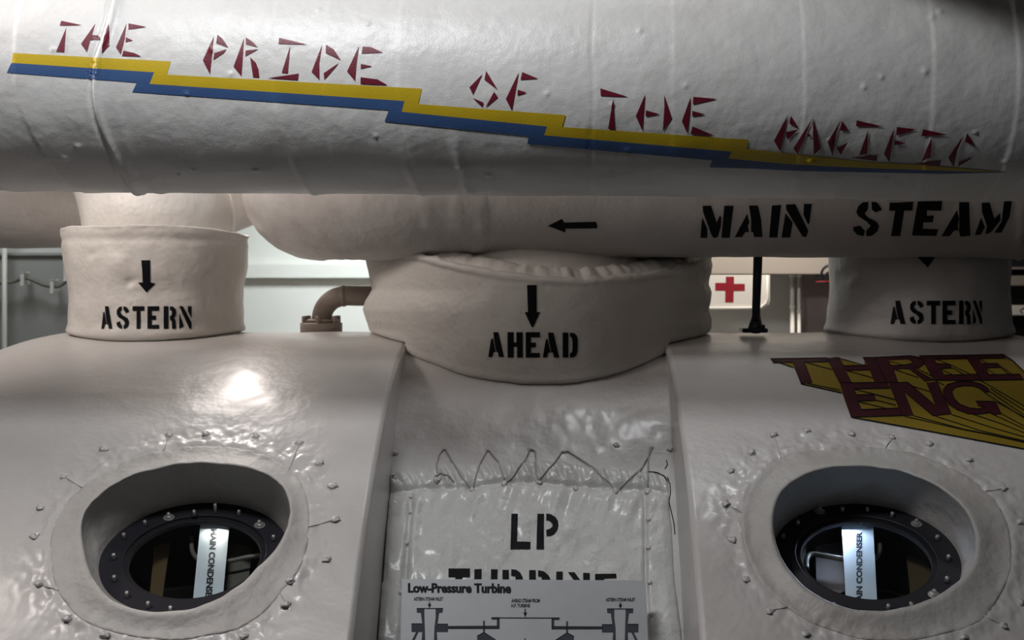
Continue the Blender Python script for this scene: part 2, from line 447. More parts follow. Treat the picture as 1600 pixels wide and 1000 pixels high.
# ================================================================ inspection ports
RING = {-1: (Vector((-.798, 3.34, -.609)), math.radians(3.5)), 1: (Vector((.662, 3.34, -.611)), math.radians(-2))}
BOLTS = {-1: [(177,865),(178,899),(198,924),(231,940),(266,947),(193,833),(226,813),(263,801),(303,797),(336,787),(373,797),(405,813),(427,836)],
          1: [(1223.8,834.8),(1247,813.5),(1281,791.5),(1316.6,792.7),(1355.6,792.7),(1394.6,800),(1432.5,811),(1464.8,836),(1482.4,867),(1479.8,901),(1459.8,921),(1424,941.4),(1388.3,944),(1303,942)]}
NUTS = {-1: (7, 11), 1: (2, 6, 10)}
port_label = {-1: 'left round inspection port with dark bolted ring, olive plates behind its glass', 1: 'right round inspection port with dark bolted ring, bluish light behind its glass'}
for side in (-1, 1):
    C, az = RING[side]; e = math.radians(64)
    n = Vector((math.sin(az)*math.cos(e), -math.cos(az)*math.cos(e), math.sin(e)))
    u = Vector((0, 0, 1)).cross(n).normalized()*1; v = n.cross(u)
    if u.x < 0: u = -u; v = -v if v.z < 0 else v
    port = empty('inspection_port', C, port_label[side], 'porthole')
    # --- canvas surround: outer hem, padded lip, sleeve down to the ring
    NT = 260; V = []; c = PCEN[side]; prof_q = [(0, -.002), (.03, .0008), (.07, .0024), (.14, .003), (.24, .0036), (.36, .0046), (.5, .007), (.64, .010), (.76, .013), (.86, .0155), (.93, .016), (.98, .0135), (1.0, .009)]
    nw = 26
    for k in range(NT):
        ang = 2*PI*k/NT-PI; ca, sa = math.cos(ang), math.sin(ang); ro, rm = RP[side](ang), RM[side](ang)
        ro *= 1+.012*noise.noise(Vector((ca*3, sa*3, side*5)))
        last = None
        for q, h in prof_q:
            r = ro+(rm-ro)*q; px, py = c[0]+r*ca, c[1]+r*sa
            hp = SH[side].hit(px, py, h, True)
            wob = .0022*noise.noise(hp*16)+.0010*noise.noise(hp*45)+(.0030*noise.noise(hp*70)*gauss(q-.05, .1))
            last = hp+n*wob*(1 if q > .02 else 0); V.append(last)
        rel = last-C; aa = math.atan2(rel.dot(v), rel.dot(u)); tgt = C+(u*math.cos(aa)+v*math.sin(aa))*.2-n*.004
        for j in range(1, nw+1):
            t = j/nw; base = last.lerp(tgt, t)
            out = (base-C); out -= n*out.dot(n); out.normalize()
            bul = .012*math.sin(PI*min(1, t*1.0))*(1 if t < 1 else 0)
            amp = math.sin(PI*t)
            V.append(base+out*(bul+amp*(.010 if side < 0 else .003)*noise.noise(base*9)+amp*.0015*noise.noise(base*40)))
    m = len(prof_q)+nw
    Fc = [(k*m+j, ((k+1) % NT)*m+j, ((k+1) % NT)*m+j+1, k*m+j+1) for k in range(NT) for j in range(m-1)]
    mesh_obj('canvas_surround', V, Fc, 'port', port)
    # --- flange ring
    def disc_ring(name, r0, r1, z0, z1, mat, par, seg=96):
        V = []; 
        for k in range(seg):
            a = 2*PI*k/seg; d = u*math.cos(a)+v*math.sin(a)
            for r, z in ((r1, z0), (r1, z1-.001), (r1-.001, z1), (r0+.001, z1), (r0, z1-.001), (r0, z0)): V.append(C+d*r+n*z)
        return mesh_obj(name, V, [(k*6+j, ((k+1) % seg)*6+j, ((k+1) % seg)*6+(j+1) % 6, k*6+(j+1) % 6) for k in range(seg) for j in range(6)], mat, par, smooth=False)
    ring = disc_ring('flange_ring', .152, .206, -.014, 0, 'ring', port)
    disc_ring('inner_gasket', .140, .153, -.018, -.007, 'dark', port)
    # --- glass
    V = [C-n*.014]+[C+(u*math.cos(2*PI*k/64)+v*math.sin(2*PI*k/64))*.150-n*.014 for k in range(64)]
    mesh_obj('glass_pane', V, [(0, 1+k, 1+(k+1) % 64) for k in range(64)], 'glass', port, smooth=False)
    # --- bolts
    pl = Plane(C, n)
    for i, (bx, by) in enumerate(BOLTS[side]):
        hgt = .013 if not (side < 0 and i == 9) else .024
        tip = pl.hit(bx, by, hgt); b = tip-n*(hgt+.001)
        V, Fc = [], []
        st = tube(None, [b, tip-n*.0015, tip], [.0042, .0042, .003], 'steel', seg=10)
        bo = mesh_obj('bolt', st[0], st[1], 'steel', port)
        hx = tube(None, [b, b+n*.003, b+n*.0032], [.0085, .0085, .006], 'ring', seg=6)
        nut = mesh_obj('nut', hx[0], hx[1], 'ring', bo, smooth=False)
        if i in NUTS[side]:
            wsh = tube(None, [b, b+n*.0015, b+n*.0018], [.0125, .0125, .010], 'steel', seg=20)
            mesh_obj('washer', wsh[0], wsh[1], 'steel', bo, smooth=False)
            hx = tube(None, [b+n*.001, b+n*.006, b+n*.0065], [.0085, .0085, .006], 'steel', seg=6)
            mesh_obj('hex_nut', hx[0], hx[1], 'steel', bo, smooth=False)
    # --- well below the glass
    V = []; seg = 48
    for r, z in ((.1595, -.013), (.21, -.05), (.23, -.30), (.0, -.30)):
        for k in range(seg):
            a = 2*PI*k/seg; V.append(C+(u*math.cos(a)+v*math.sin(a))*r+n*z)
    mesh_obj('condenser_well', V, [(i*seg+k, i*seg+(k+1) % seg, (i+1)*seg+(k+1) % seg, (i+1)*seg+k) for i in range(3) for k in range(seg)], 'dark', port)
    def inset(name, pts, depth, mat, th=.004):
        pl2 = Plane(C-n*depth, n); a = [pl2.hit(*p) for p in pts]; b = [p-n*th for p in a]; k = len(a)
        return mesh_obj(name, a+b, [tuple(range(k)), tuple(range(2*k-1, k-1, -1))]+[(i, i+k, (i+1) % k+k, (i+1) % k) for i in range(k)], mat, port, smooth=False)
    def tube_in(pts, depth, r, mat='tube'):
        pl2 = Plane(C-n*depth, n); return tube('bent_tube', smooth_pts([pl2.hit(*p) for p in pts], 6), r, mat, port, 12)
    if side < 0:
        cr = lambda P: crop(P, 3.572, 120, 700)
        lab = cr([(690,425),(852,428),(810,885),(645,885)])
        inset('curved_plate', cr([(435,470),(530,440),(505,640),(470,880),(400,880),(425,640)]), .10, 'brown')
        inset('flat_plate', cr([(820,440),(985,450),(975,600),(955,760),(810,840)]), .12, 'plategrey')
        tube_in(cr([(640,500),(650,590),(720,640),(860,628),(960,608),(1035,605),(1050,650)]), .08, .0052)
        tq = crop([(784,452),(752,862),(714,860),(748,452)], 3.572, 120, 700)
        quad = [tq[0], tq[1], tq[2], tq[3]]
    else:
        cr = lambda P: crop(P, 3.847, 1190, 710)
        lab = cr([(482,425),(670,428),(696,915),(508,915)])
        inset('curved_plate', cr([(150,520),(280,470),(265,600),(265,760),(150,720)]), .10, 'plategrey')
        inset('flat_plate', cr([(320,440),(480,440),(500,820),(420,860),(330,780)]), .12, 'pinkgrey')
        inset('rear_plate', cr([(860,520),(930,530),(1020,700),(1000,860),(900,880)]), .12, 'brown')
        tube_in(cr([(270,690),(272,630),(300,600),(380,610),(490,628),(640,640),(700,600),(710,540)]), .08, .0062)
        quad = crop([(569,918),(569,465),(605,465),(607,918)], 3.847, 1190, 710)
    lb = inset('label_strip', lab, .050, 'label', .003)
    lb['label'] = 'pale strip lettered MAIN CONDENSER'
    paint('lettering', None, Plane(C-n*.0495, n), 'ink', lb, off=0, L=50, tris=text_tris('MAIN CONDENSER', quad, .05))
    ld = bpy.data.lights.new('label_fill_light', 'AREA'); ld.shape = 'DISK'; ld.size = .03; ld.energy = .10 if side < 0 else .30; ld.color = (1, .96, .88) if side < 0 else (.62, .76, 1)  # small light added under the ring to light the label strip
    lo = bpy.data.objects.new('label_fill_light', ld); COL.objects.link(lo); lo.location = C-n*.032+v*.166-u*.02*side
    lo.rotation_euler = ((C-n*.055-v*.06)-lo.location).to_track_quat('-Z', 'Y').to_euler()
    # --- lacing: knots in the casing canvas with short cords to the surround
    for i, (kx, ky) in enumerate(KNOTS[side]):
        hp = SH[side].hit(kx, ky, .001)
        if hp is None: continue
        vv, ff = blob(hp, n, 0.0090+.003*noise.noise(Vector((i*7.1, side*3, 0))), i+10*side, .55)
        kn = mesh_obj('lacing_knot', vv, ff, 'knot', port)
        ang = math.atan2(ky-c[1], kx-c[0])+random.Random(i+side).uniform(-.12, .12); r = RP[side](ang)
        ex, ey = c[0]+r*math.cos(ang)*.985, c[1]+r*math.sin(ang)*.985
        if i % 3 == 0:
            pts = [SH[side].hit(kx+(ex-kx)*t, ky+(ey-ky)*t, .0015+.001*math.sin(t*9+i)) for t in np.linspace(0, 1, 8)]
            if all(p is not None for p in pts): tube('lacing_cord', pts, .0013, 'cordlight', kn, 6)

# ================================================================ painted emblem THREE ENG on the right shell
c6 = lambda P: crop(P, 7.619, 1190, 540)
c7 = lambda P: crop(P, 5.882, 1380, 540)
c5 = lambda P: crop(P, 3.902, 1190, 540)
SHR = SH[1]
emb = tag(paint('painted_emblem', [c5([(70,95),(470,78),(620,122),(640,75),(960,72),(1470,56),(1535,100),(1600,165),(1700,280),(1800,420),(1800,668),(1600,634),(1000,522),(575,442),(545,440),(490,292),(240,236),(200,138)])], SHR, 'yellow_dim', None, .0010, 8),
          'yellow and maroon painted emblem reading THREE ENG on right casing', 'emblem')
T_ = c6([(105,165),(780,155),(805,200),(510,205),(600,450),(470,455),(375,207),(140,210)])
H_ = c6([(780,155),(915,150),(975,248),(1250,243),(1205,150),(1340,148),(1490,445),(1350,448),(1290,297),(1000,305),(1070,450),(930,450)])
E_ = [(1312.1,599.1),(1385.6,598.7),(1390.8,607.6),(1334.4,608.3),(1338.3,618.1),(1365.2,617.4),(1369.2,626.6),(1340.3,627.9),(1346.2,641.1),(1405,638.5),(1410,650.5),(1329.8,652.9)]
N_ = c7([(50,345),(225,343),(480,560),(400,345),(495,342),(625,635),(455,650),(195,430),(275,648),(175,650)])
G_ = c7([(980,430),(960,400),(900,360),(800,335),(680,338),(590,365),(550,410),(560,480),(600,545),(680,595),(780,632),(890,635),(975,622),(1010,640),(1082,632),(1030,520),(850,518),(875,562),(935,570),(880,588),(790,580),(700,545),(650,490),(630,430),(660,390),(740,373),(830,378),(890,400),(930,435)])
R_ = [(1366,559.4),(1423,557),(1436,559.5),(1443,564),(1443.5,570),(1436,575),(1428,577),(1458,595),(1445.5,596.5),(1421,577.5),(1410.6,576.5),(1396,579),(1403,598.7),(1385.6,598.4)]
E1 = c7([(330,100),(745,95),(770,125),(470,132),(490,172),(605,178),(635,212),(525,218),(560,278),(870,270),(905,325),(465,325),(370,150)])
E2 = c7([(745,95),(1100,88),(1125,120),(875,125),(905,172),(1045,170),(1075,205),(940,212),(975,275),(1255,270),(1290,320),(905,325),(770,125)])
lets = [T_, H_, R_, E1, E2, E_, N_, G_]
for L_ in lets: paint('letter', [L_], SHR, 'maroon_dim', emb, .0016, 8)
paint('letter_counter', [c7([(45,140),(220,132),(262,148),(262,170),(200,185),(75,190)])], SHR, 'yellow_dim', emb, .0020, 8)
lines = []
for L_ in lets: lines += stroke(L_, 1.3, True)
lines += stroke(c7([(45,140),(220,132),(262,148),(262,170),(200,185),(75,190)]), 1.0, True)
lines += stroke(c5([(490,292),(240,236)]), 1.1)+stroke(c5([(470,80),(620,122)]), 1.1)+stroke(c5([(60,90),(190,137)]), 1)
lines += stroke(c5([(545,440),(1000,522),(1600,634),(1790,668)]), 1.6)+stroke(c5([(1470,58),(1535,100),(1600,165),(1700,280)]), 1.8)
for seg_ in [c6([(520,207),(845,297)]), c6([(1010,305),(1330,395)]), c6([(540,457),(940,540)]), c6([(1100,525),(1590,650)]), c6([(1340,590),(1600,655)]),
             c6([(1365,657),(1600,720)]), c6([(1145,675),(1480,755)]), c6([(1200,775),(1500,757)]),
             c7([(890,325),(1380,610)]), c7([(980,400),(1380,655)]), c7([(985,432),(1380,705)]), c7([(930,440),(1380,725)]), c7([(1045,525),(1380,710)]),
             c7([(1082,632),(1380,790)]), c7([(1010,640),(1380,810)]), c7([(820,635),(1100,730),(1380,840)]), c7([(630,640),(1000,760),(1380,870)]), c7([(480,655),(900,790),(1380,900)]),
             c7([(275,650),(740,775),(1000,825),(1380,910)]), c7([(195,655),(740,780),(1000,830),(1380,915)]), c7([(120,232),(320,300)]), c7([(240,370),(430,430)]),
             c7([(290,205),(450,290)]), c7([(480,330),(560,370)]), c7([(490,132),(600,178)]), c7([(610,178),(800,270)]), c7([(640,212),(740,270)]), c7([(530,225),(630,272)]),
             c7([(880,125),(960,172)]), c7([(1045,170),(1180,270)]), c7([(1075,205),(1150,270)]), c7([(945,215),(1030,272)]), c7([(50,150),(180,185)])]:
    lines += stroke(seg_, 1.1)
paint('black_outline', lines, SHR, 'black', emb, .0024, 10)

# ================================================================ big top pipe with slogan
TY, TZ, TR = 3.22, .402, .236
slope = -.0090
def pipeX(px): return (px-PX)/F*(TY-TR)
SEAMS = [(22, .0026, 8, 50), (425, .0012, 4, 30), (507, .0011, 4, 6), (622, .0014, 4, 30), (925, -.0012, 2.5, 0), (1052, .0010, 4, 4), (1257, .0018, 4, 0), (1460, .0022, 4, 0), (1592, .0028, 6, -8), (-60, .003, 8, 5)]
_r = random.Random(4)
PIMPLES = [(_r.uniform(10, 1590), _r.uniform(-1.2, .9), _r.uniform(2.5, 5)) for _ in range(34)]
def top_disp(x, th, p):
    d = .0030*fbm(p, 2.6, 2)+.0013*fbm(p, 11, 2)
    px = x/(TY-TR)*F+PX
    low = max(0, -math.sin(th)); hi = max(0, math.sin(th))
    for s, a, wd, tl in SEAMS:
        q = px-(s+tl*low*low+6*hi*hi+3*noise.noise(Vector((th*2.2, s, 0))))
        if abs(q) < 80:
            if a > 0: d += a*(.8*sstep(-3, 2, q)*(1-sstep(6, 78, q))+.12*gauss(q, wd*.6))
            else: d += a*gauss(q, wd)
    # strong wandering crease near the word THE
    q = px-(150+26*math.sin(max(0, th-.05)*1.5)-3+14*low*low+5*math.sin(th*5))
    d += .0066*gauss(q-5, 4.5)-.0052*gauss(q+4, 3)
    q = px-(182-20*math.sin(th+.5)); d += .0022*gauss(q, 7)*low
    q = px-(705+45*(low-.55)); d += .0042*gauss(q, 8)*sstep(.45, .75, low)*(1-sstep(.97, 1, low))
    q = px-(612+60*(low-.5)); d += .003*gauss(q, 8)*sstep(.6, .9, low)
    q = px-(428+45*(low-.3)); d += .0025*gauss(q, 8)*sstep(.2, .5, low)
    # lengthwise stitched seam
    srow = .98 if px < 1080 else .78
    d += .0016*gauss((th-srow-.01*math.sin(px*.5))/.014, 1)*(1 if (px > 380) else 0)
    for bx, bz, br in PIMPLES:
        dd = (px-bx)**2+((th-bz)*TR/(TY-TR)*F)**2
        if dd < br*br*6: d += .0035*math.exp(-dd/br/br)
    return d
pipe_top = empty('slogan_pipe', (XC, TY, TZ), 'big white canvas-lagged pipe across the top with slogan and stripes', 'pipe')
xs = np.linspace(-1.75, 1.6, 860)
ths = np.concatenate([np.linspace(-PI*.62, PI*.42, 200), np.linspace(PI*.44, PI*1.36, 30)])
V = []
for x in xs:
    zc = TZ+slope*x
    for th in ths:
        p = Vector((x, TY-TR*math.cos(th), zc+TR*math.sin(th)))
        n = Vector((0, -math.cos(th), math.sin(th)))
        V.append(p+n*top_disp(x, th, p) if -2 < th < 1.4 else p)
Fc = grid_faces(len(xs), len(ths))
nv = len(ths); Fc += [(i*nv+nv-1, (i+1)*nv+nv-1, (i+1)*nv, i*nv) for i in range(len(xs)-1)]
TOP = Surf(V, Fc)
mesh_obj('canvas_lagging', V, Fc, 'canvas', pipe_top)
ytop = [(21,83),(267,96),(261,116.6),(659,138.4),(653.6,162.4),(884,179.6),(878.4,198),(1169.6,218),(1166,231.6),(1180,233.6),(1246,241),(1331,250),(1360,253),(1442.5,257.3),(1511,263.5),(1570,268.3)]
ymid = [(18,98.4),(241,113),(234,131),(632,157.6),(628,174.4),(855,197.4),(850,211),(1143.6,236.4),(1137.6,247),(1180,251),(1235,256),(1331,261),(1400,263.4),(1442,265),(1570,268.7)]
ybot = [(11,113.6),(214,129),(207,143.6),(607.6,172),(601,189.6),(826,212.4),(824,224.4),(1113,250),(1109,261),(1180,263),(1249,266.6),(1400,269.6),(1470,271),(1570,269.2)]
ys = paint('yellow_stripe', [ytop+ymid[::-1]], TOP, 'yellow', pipe_top, .0012, 5)
bs = paint('blue_stripe', [ymid+ybot[::-1]], TOP, 'blue', pipe_top, .0012, 5)
g1 = lambda P: crop(P, 5, 0, 20)
g2 = lambda P: crop(P, 5, 300, 40)
g3 = lambda P: crop(P, 5, 600, 90)
g4 = lambda P: crop(P, 5, 880, 120)
g5 = lambda P: crop(P, 7.273, 1180, 160)
g6 = lambda P: crop(P, 7.273, 1360, 170)
SLOG = [
 # THE
 [g1([(480,65),(640,98),(468,102)]), g1([(520,115),(505,308),(440,305)])],
 [g1([(748,85),(712,200),(682,308),(635,243)]), g1([(722,175),(765,178),(790,205),(708,215)]), g1([(848,85),(856,258),(792,315),(800,240)])],
 [g1([(990,85),(975,210),(945,325),(908,270)]), g1([(1005,85),(1145,112),(1005,132)]), g1([(985,193),(1038,217),(982,230)]), g1([(965,297),(1050,315),(1105,342),(955,338)])],
 # PRIDE
 [g2([(172,85),(155,260),(142,380),(86,272)]), g2([(200,72),(240,105),(285,172),(190,138)]), g2([(175,215),(272,185),(250,215),(168,268)])],
 [g2([(408,98),(398,250),(388,395),(326,320)]), g2([(420,92),(470,125),(515,170),(422,145)]), g2([(420,195),(520,185),(418,240)]), g2([(455,248),(500,290),(520,340),(527,405),(478,402)])],
 [g2([(682,97),(905,150),(676,143)]), g2([(768,158),(750,373),(702,368)]), g2([(835,375),(828,425),(590,410)])],
 [g2([(1018,148),(995,290),(996,422),(935,362)]), g2([(1047,150),(1110,190),(1163,270),(1045,215)]), g2([(1150,290),(1100,350),(1035,422),(1030,372)])],
 [g2([(1305,162),(1285,300),(1275,432),(1212,358)]), g2([(1335,165),(1400,170),(1492,212),(1325,218)]), g2([(1320,300),(1410,318),(1318,338)]), g2([(1318,403),(1450,420),(1530,465),(1316,455)])],
 # OF
 [g3([(770,128),(695,288),(667,232)]), g3([(798,102),(888,250),(785,172)]), g3([(695,315),(778,350),(768,385)]), g3([(860,266),(890,308),(790,392)])],
 [g3([(1053,115),(1030,240),(998,412),(952,322)]), g3([(1080,113),(1205,165),(1065,173)]), g3([(1045,250),(1115,273),(1042,295)])],
 # THE
 [g4([(290,90),(510,157),(292,148)]), g4([(390,165),(403,408),(350,406)])],
 [g4([(640,135),(625,300),(618,420),(567,305)]), g4([(645,260),(757,290),(642,308)]), g4([(788,140),(802,185),(848,320),(778,422),(790,230)])],
 [g4([(995,155),(988,290),(966,436),(926,345)]), g4([(1015,155),(1205,172),(1012,215)]), g4([(1008,264),(1112,293),(1005,308)]), g4([(1010,385),(1188,460),(993,444)])],
 # PACIFIC
 [g5([(370,138),(330,330),(285,555),(212,432)]), g5([(402,148),(490,288),(385,238)]), g5([(345,335),(492,302),(362,422)])],
 [g5([(655,168),(560,390),(485,590),(435,518)]), g5([(600,345),(640,378),(590,390)]), g5([(655,168),(742,520),(665,592),(655,350)])],
 [g5([(975,195),(920,350),(880,610),(822,448)]), g5([(985,205),(1060,320),(962,315)]), g5([(925,512),(1055,450),(968,592)])],
 [g5([(1150,200),(1465,272),(1145,270)]), g5([(1285,300),(1270,580),(1180,598)]), g5([(1390,595),(1382,660),(1070,625)])],
 [g6([(270,212),(245,400),(215,605),(152,508)]), g6([(298,203),(525,230),(292,298)]), g6([(278,350),(402,390),(270,412)])],
 [g6([(597,228),(885,293),(578,308)]), g6([(698,320),(680,550),(578,592)]), g6([(805,585),(785,648),(480,622)])],
 [g6([(1062,290),(985,470),(945,655),(882,552)]), g6([(1095,272),(1190,425),(1075,372)]), g6([(1185,535),(1000,650),(998,605)])],
]
for polys in SLOG: paint('slogan_letter', polys, TOP, 'maroon', pipe_top, .0016, 5)

pts_ = [(.39, 3.1), (.51, 2.66), (2.4, 2.66), (2.4, 3.4), (.36, 3.3)]  # outline of an unseen overhead block, added to cast the pipe's right-hand shadow
tag(mesh_obj('overhead_shade_block', [(x, y, .70) for x, y in pts_]+[(x, y, .95) for x, y in pts_], [(4,3,2,1,0), (5,6,7,8,9)]+[(i, (i+1) % 5, (i+1) % 5+5, i+5) for i in range(5)], 'beige', None, False),
    'unseen block added above the slogan pipe to shade its right end', 'duct')
# ================================================================ main steam pipe
SY, SZ, SR = 4.10, .268, .222
steam = empty('main_steam_pipe', (.8, SY, SZ), 'grey-shaded cream pipe lettered MAIN STEAM with a black left arrow', 'pipe')
pts = [Vector((x, SY, SZ)) for x in np.linspace(2.2, -.33, 200)]
for a in np.linspace(0, PI/2, 60)[1:]: pts.append(Vector((-.33-.37*math.sin(a), SY+.37*(1-math.cos(a)), SZ)))
for t in np.linspace(0, 1, 14)[1:]: pts.append(Vector((-.70, SY+.37+.25*t, SZ+.1*t)))
def st_disp(p, i):
    d = .0035*fbm(p, 3, 2)+.0014*fbm(p, 12, 2)
    if p.x < -.2 and p.y < 4.6: d += .003*fbm(Vector((p.x*3, p.y, p.z)), 12, 2)+.004
    px = proj(p)[0]
    d += .006*gauss(px-(1592-(p.z-.05)*-60), 6)
    return d
Vt, Ft = tube(None, pts, SR, None, seg=120, disp=st_disp)
STEAM = Surf(Vt, Ft)
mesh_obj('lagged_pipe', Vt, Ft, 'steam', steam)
paint('left_arrow', [crop([(232,255),(555,92),(605,180),(1325,165),(1355,225),(1355,310),(630,318),(635,405)], 14.545, 840, 335)], STEAM, 'black', steam, .0014, 8)
m1 = lambda P: crop(P, 6.154, 1080, 300)
m2 = lambda P: crop(P, 5.714, 1320, 300)
MS = [[m1([(105,240),(155,350),(155,438),(88,438)]), m1([(110,130),(190,130),(245,290),(275,225),(290,240),(285,330),(255,430),(215,440),(195,410),(112,185)]), m1([(318,130),(408,130),(370,438),(290,438)])],
      [m1([(538,205),(560,290),(545,320),(555,382),(520,382),(490,430),(418,432)]), m1([(555,128),(640,128),(672,260),(685,430),(605,430),(595,385),(575,380),(575,260)])],
      [m1([(775,128),(865,122),(828,435),(750,435)])],
      [m1([(905,200),(975,290),(952,435),(868,435)]), m1([(910,118),(1000,115),(1125,370),(1105,430),(1070,425),(912,165)]), m1([(1085,112),(1160,112),(1135,305),(1118,298),(1078,215)])],
      [m2([(210,85),(205,155),(178,190),(205,225),(280,260),(305,300),(290,350),(240,388),(190,392),(192,340),(230,300),(195,262),(120,215),(102,180),(118,125),(160,90)]), m2([(238,85),(285,88),(332,155),(275,182),(240,155)]), m2([(75,310),(135,298),(180,345),(168,392),(110,378),(75,340)])],
      [m2([(400,95),(612,85),(603,162),(530,165),(495,390),(412,390),(450,165),(396,165)])],
      [m2([(652,82),(870,78),(860,165),(735,162),(730,210),(795,208),(785,268),(700,268),(695,325),(832,330),(818,390),(598,385)])],
      [m2([(1000,160),(1020,240),(1010,285),(1010,340),(975,342),(935,392),(862,392)]), m2([(1020,90),(1108,88),(1120,388),(1030,395),(1018,340),(1022,290)])],
      [m2([(1215,225),(1250,310),(1215,378),(1160,382)]), m2([(1222,95),(1292,92),(1335,235),(1385,185),(1390,250),(1300,360),(1255,372),(1268,300),(1222,170)]), m2([(1420,80),(1490,80),(1470,220),(1400,358),(1335,362),(1400,260)])]]
for L_ in MS: paint('stencil_letter', L_, STEAM, 'black', steam, .0014, 8)

# ================================================================ AHEAD collar (wide canvas sleeve) and ASTERN collars
def interp(x, tab): return float(np.interp(x, [a for a, b in tab], [b for a, b in tab]))
ah = empty('ahead_collar', (XC, CY, -.2), 'wide canvas sleeve stencilled AHEAD with a down arrow', 'pipe sleeve')
AX, AYr = .487, .405; AXC = -.0705
def seat(x, y):
    """ height of the casing under a point """
    z = -1
    for sf in (SH[-1], SH[1], MID):
        h = sf.b.ray_cast(Vector((x, y, 1)), Vector((0, 0, -1)))[0]
        if h is not None: z = max(z, h.z)
    return z
def hem(z, zs):
    """ radial offset of the bottom edge: soft outward roll, then tucked under """
    q = z-zs
    return .002*gauss((q-.014)/.010, 1)-.012*gauss((q-.0005)/.004, 1)
rim_rows = [(-180, 395), (-90, 386), (-60, 392), (-38, 408), (-30, 417), (-15, 433), (0, 444), (15, 449), (35, 440), (60, 424), (90, 405), (120, 398), (180, 395)]
V = []; NT = 420
wall_t = np.linspace(0, 1, 60)
lipp = [(1.006, .003), (1.012, .010), (1.008, .018), (.992, .022), (.972, .019), (.962, .012), (.955, .010), (.950, .020), (.935, .030), (.90, .040), (.86, .046), (.835, .044), (.825, .030), (.82, .05), (.80, .12), (.80, .30)]
for k in range(NT):
    th = 2*PI*k/NT-PI; deg = math.degrees(th); s, c = math.sin(th), math.cos(th)
    ydep = CY-AYr*c
    zr = (PY-interp(deg, rim_rows))/F*ydep+.0025*noise.noise(Vector((s*6, c*6, 0)))
    zs = seat(AXC+AX*.985*s, CY-AYr*.985*c); zb = zs-.004
    for t in wall_t:
        t = t**1.5; z = zb+(zr-zb)*t
        row = PY-z/CY*F
        sl = interp(row, [(385, 1.0), (400, 1.0), (425, .975), (452, .952), (470, .99), (482, 1.005), (500, .985), (512, .965), (530, .96)])
        sr = 1+.006*math.sin(row*.14)
        sc = 1+(sl-1)*max(0, -s)**1.5+(sr-1)*max(0, s)**3
        p = Vector((AXC+AX*sc*s, CY-AYr*sc*c, z))
        d = .004*fbm(p, 4, 2)+.0012*fbm(p, 18, 2)+max(0, s)**8*.006*fbm(p, 22, 2)+hem(z, zs)
        V.append(p+Vector((s, -c, 0))*d)
    for q, dz in lipp:
        p = Vector((AXC+AX*q*s, CY-AYr*q*c, zr+dz))
        d = 0
        if .83 < q < 1.0: d = .007*noise.noise(Vector((th*17, q*8, 1)))+.006*abs(noise.noise(Vector((th*34, q*5, 2))))
        if q >= 1: d = .0035*noise.noise(Vector((th*24, q*9, 5)))
        V.append(p+Vector((s*.3, -c*.3, 1))*d)
m = len(wall_t)+len(lipp)
Fc = [(k*m+j, ((k+1) % NT)*m+j, ((k+1) % NT)*m+j+1, k*m+j+1) for k in range(NT) for j in range(m-1)]
AHS = Surf(V, Fc)
nwall = len(wall_t)
wf = [f for f in Fc if (f[0] % m) < nwall+5]; rf = [f for f in Fc if (f[0] % m) >= nwall+5]
mesh_obj('canvas_wrap', V, wf, 'collar', ah)
mesh_obj('gathered_hem', V, rf, 'collar', ah)
a1 = lambda P: crop(P, 7.141, 750, 430)
paint('down_arrow', [a1([(525,110),(632,110),(632,410),(672,412),(592,580),(578,580),(498,412),(535,410)])], AHS, 'black', ah, .0014, 8)
for c_, x0, x1 in (('A', 93, 268), ('H', 308, 478), ('E', 510, 668), ('A', 700, 885), ('D', 922, 1090)):
    y0 = 635 if x0 < 600 else 640
    paint('stencil_letter', [a1(p) for p in word([(c_, x0, y0, x1, 912+(6 if x0 > 300 else 0))])], AHS, 'black', ah, .0014, 8)

DENTS = [(204, 441, -.007, 9), (212, 446, .004, 8), (141, 398, -.006, 8), (150, 402, .003, 7), (1322, 431, -.008, 13), (1318, 420, .005, 9), (1330, 442, .004, 10), (1473, 424, .005, 6), (1478, 420, -.005, 8), (1372, 500, -.004, 12), (180, 385, -.004, 22), (300, 420, .004, 30)]
def astern(name, xc, rt, rb, rim, label, mat='collar', seed=0):
    o = empty(name, (xc, CY, -.165), label, 'pipe sleeve')
    V = []; NT = 260; wt = np.linspace(0, 1, 60)
    lip = [(1.004, .003), (1.0, .007), (.985, .006), (.965, -.002), (.94, -.008), (.88, -.012), (.80, -.010)]
    for k in range(NT):
        th = 2*PI*k/NT-PI; s, c = math.sin(th), math.cos(th); deg = math.degrees(th)
        zr = (PY-interp(deg, rim))/F*(CY-rt*c); zs = seat(xc+rb*s, CY-rb*c); zb = zs-.004
        zr += .0020*noise.noise(Vector((s*5, c*5, seed)))
        for t in wt:
            t = t**1.5; z = zb+(zr-zb)*t; tt = (z+.17)/.29
            r = rb+(rt-rb)*max(0, min(1, tt))
            r += -.006*gauss(tt-.45, .16)+.006*gauss(tt-.05, .06)-.004*gauss(tt-.92, .03)
            p = Vector((xc+r*s, CY-r*c, z))
            d = .0055*fbm(p+Vector((seed, 0, 0)), 6, 2)+.0018*fbm(p, 22, 2)+hem(z, zs)
            if c > .2:
                qx, qy = proj(p)
                for ax_, ay_, da, rr_ in DENTS: d += da*gauss(math.hypot((qx-ax_), (qy-ay_)*1.4)/rr_, 1)
            V.append(p+Vector((s, -c, 0))*d)
        for q, dz in lip:
            p = Vector((xc+rt*q*s, CY-rt*q*c, zr+dz)); V.append(p+Vector((s, -c, 0))*.0045*fbm(p+Vector((seed, 0, 0)), 6, 2))
    m = len(wt)+len(lip)
    Fc = [(k*m+j, ((k+1) % NT)*m+j, ((k+1) % NT)*m+j+1, k*m+j+1) for k in range(NT) for j in range(m-1)]
    mesh_obj('canvas_wrap', V, Fc, mat, o)
    return o, Surf(V, Fc)
XA = -1.145; XB = 1.006
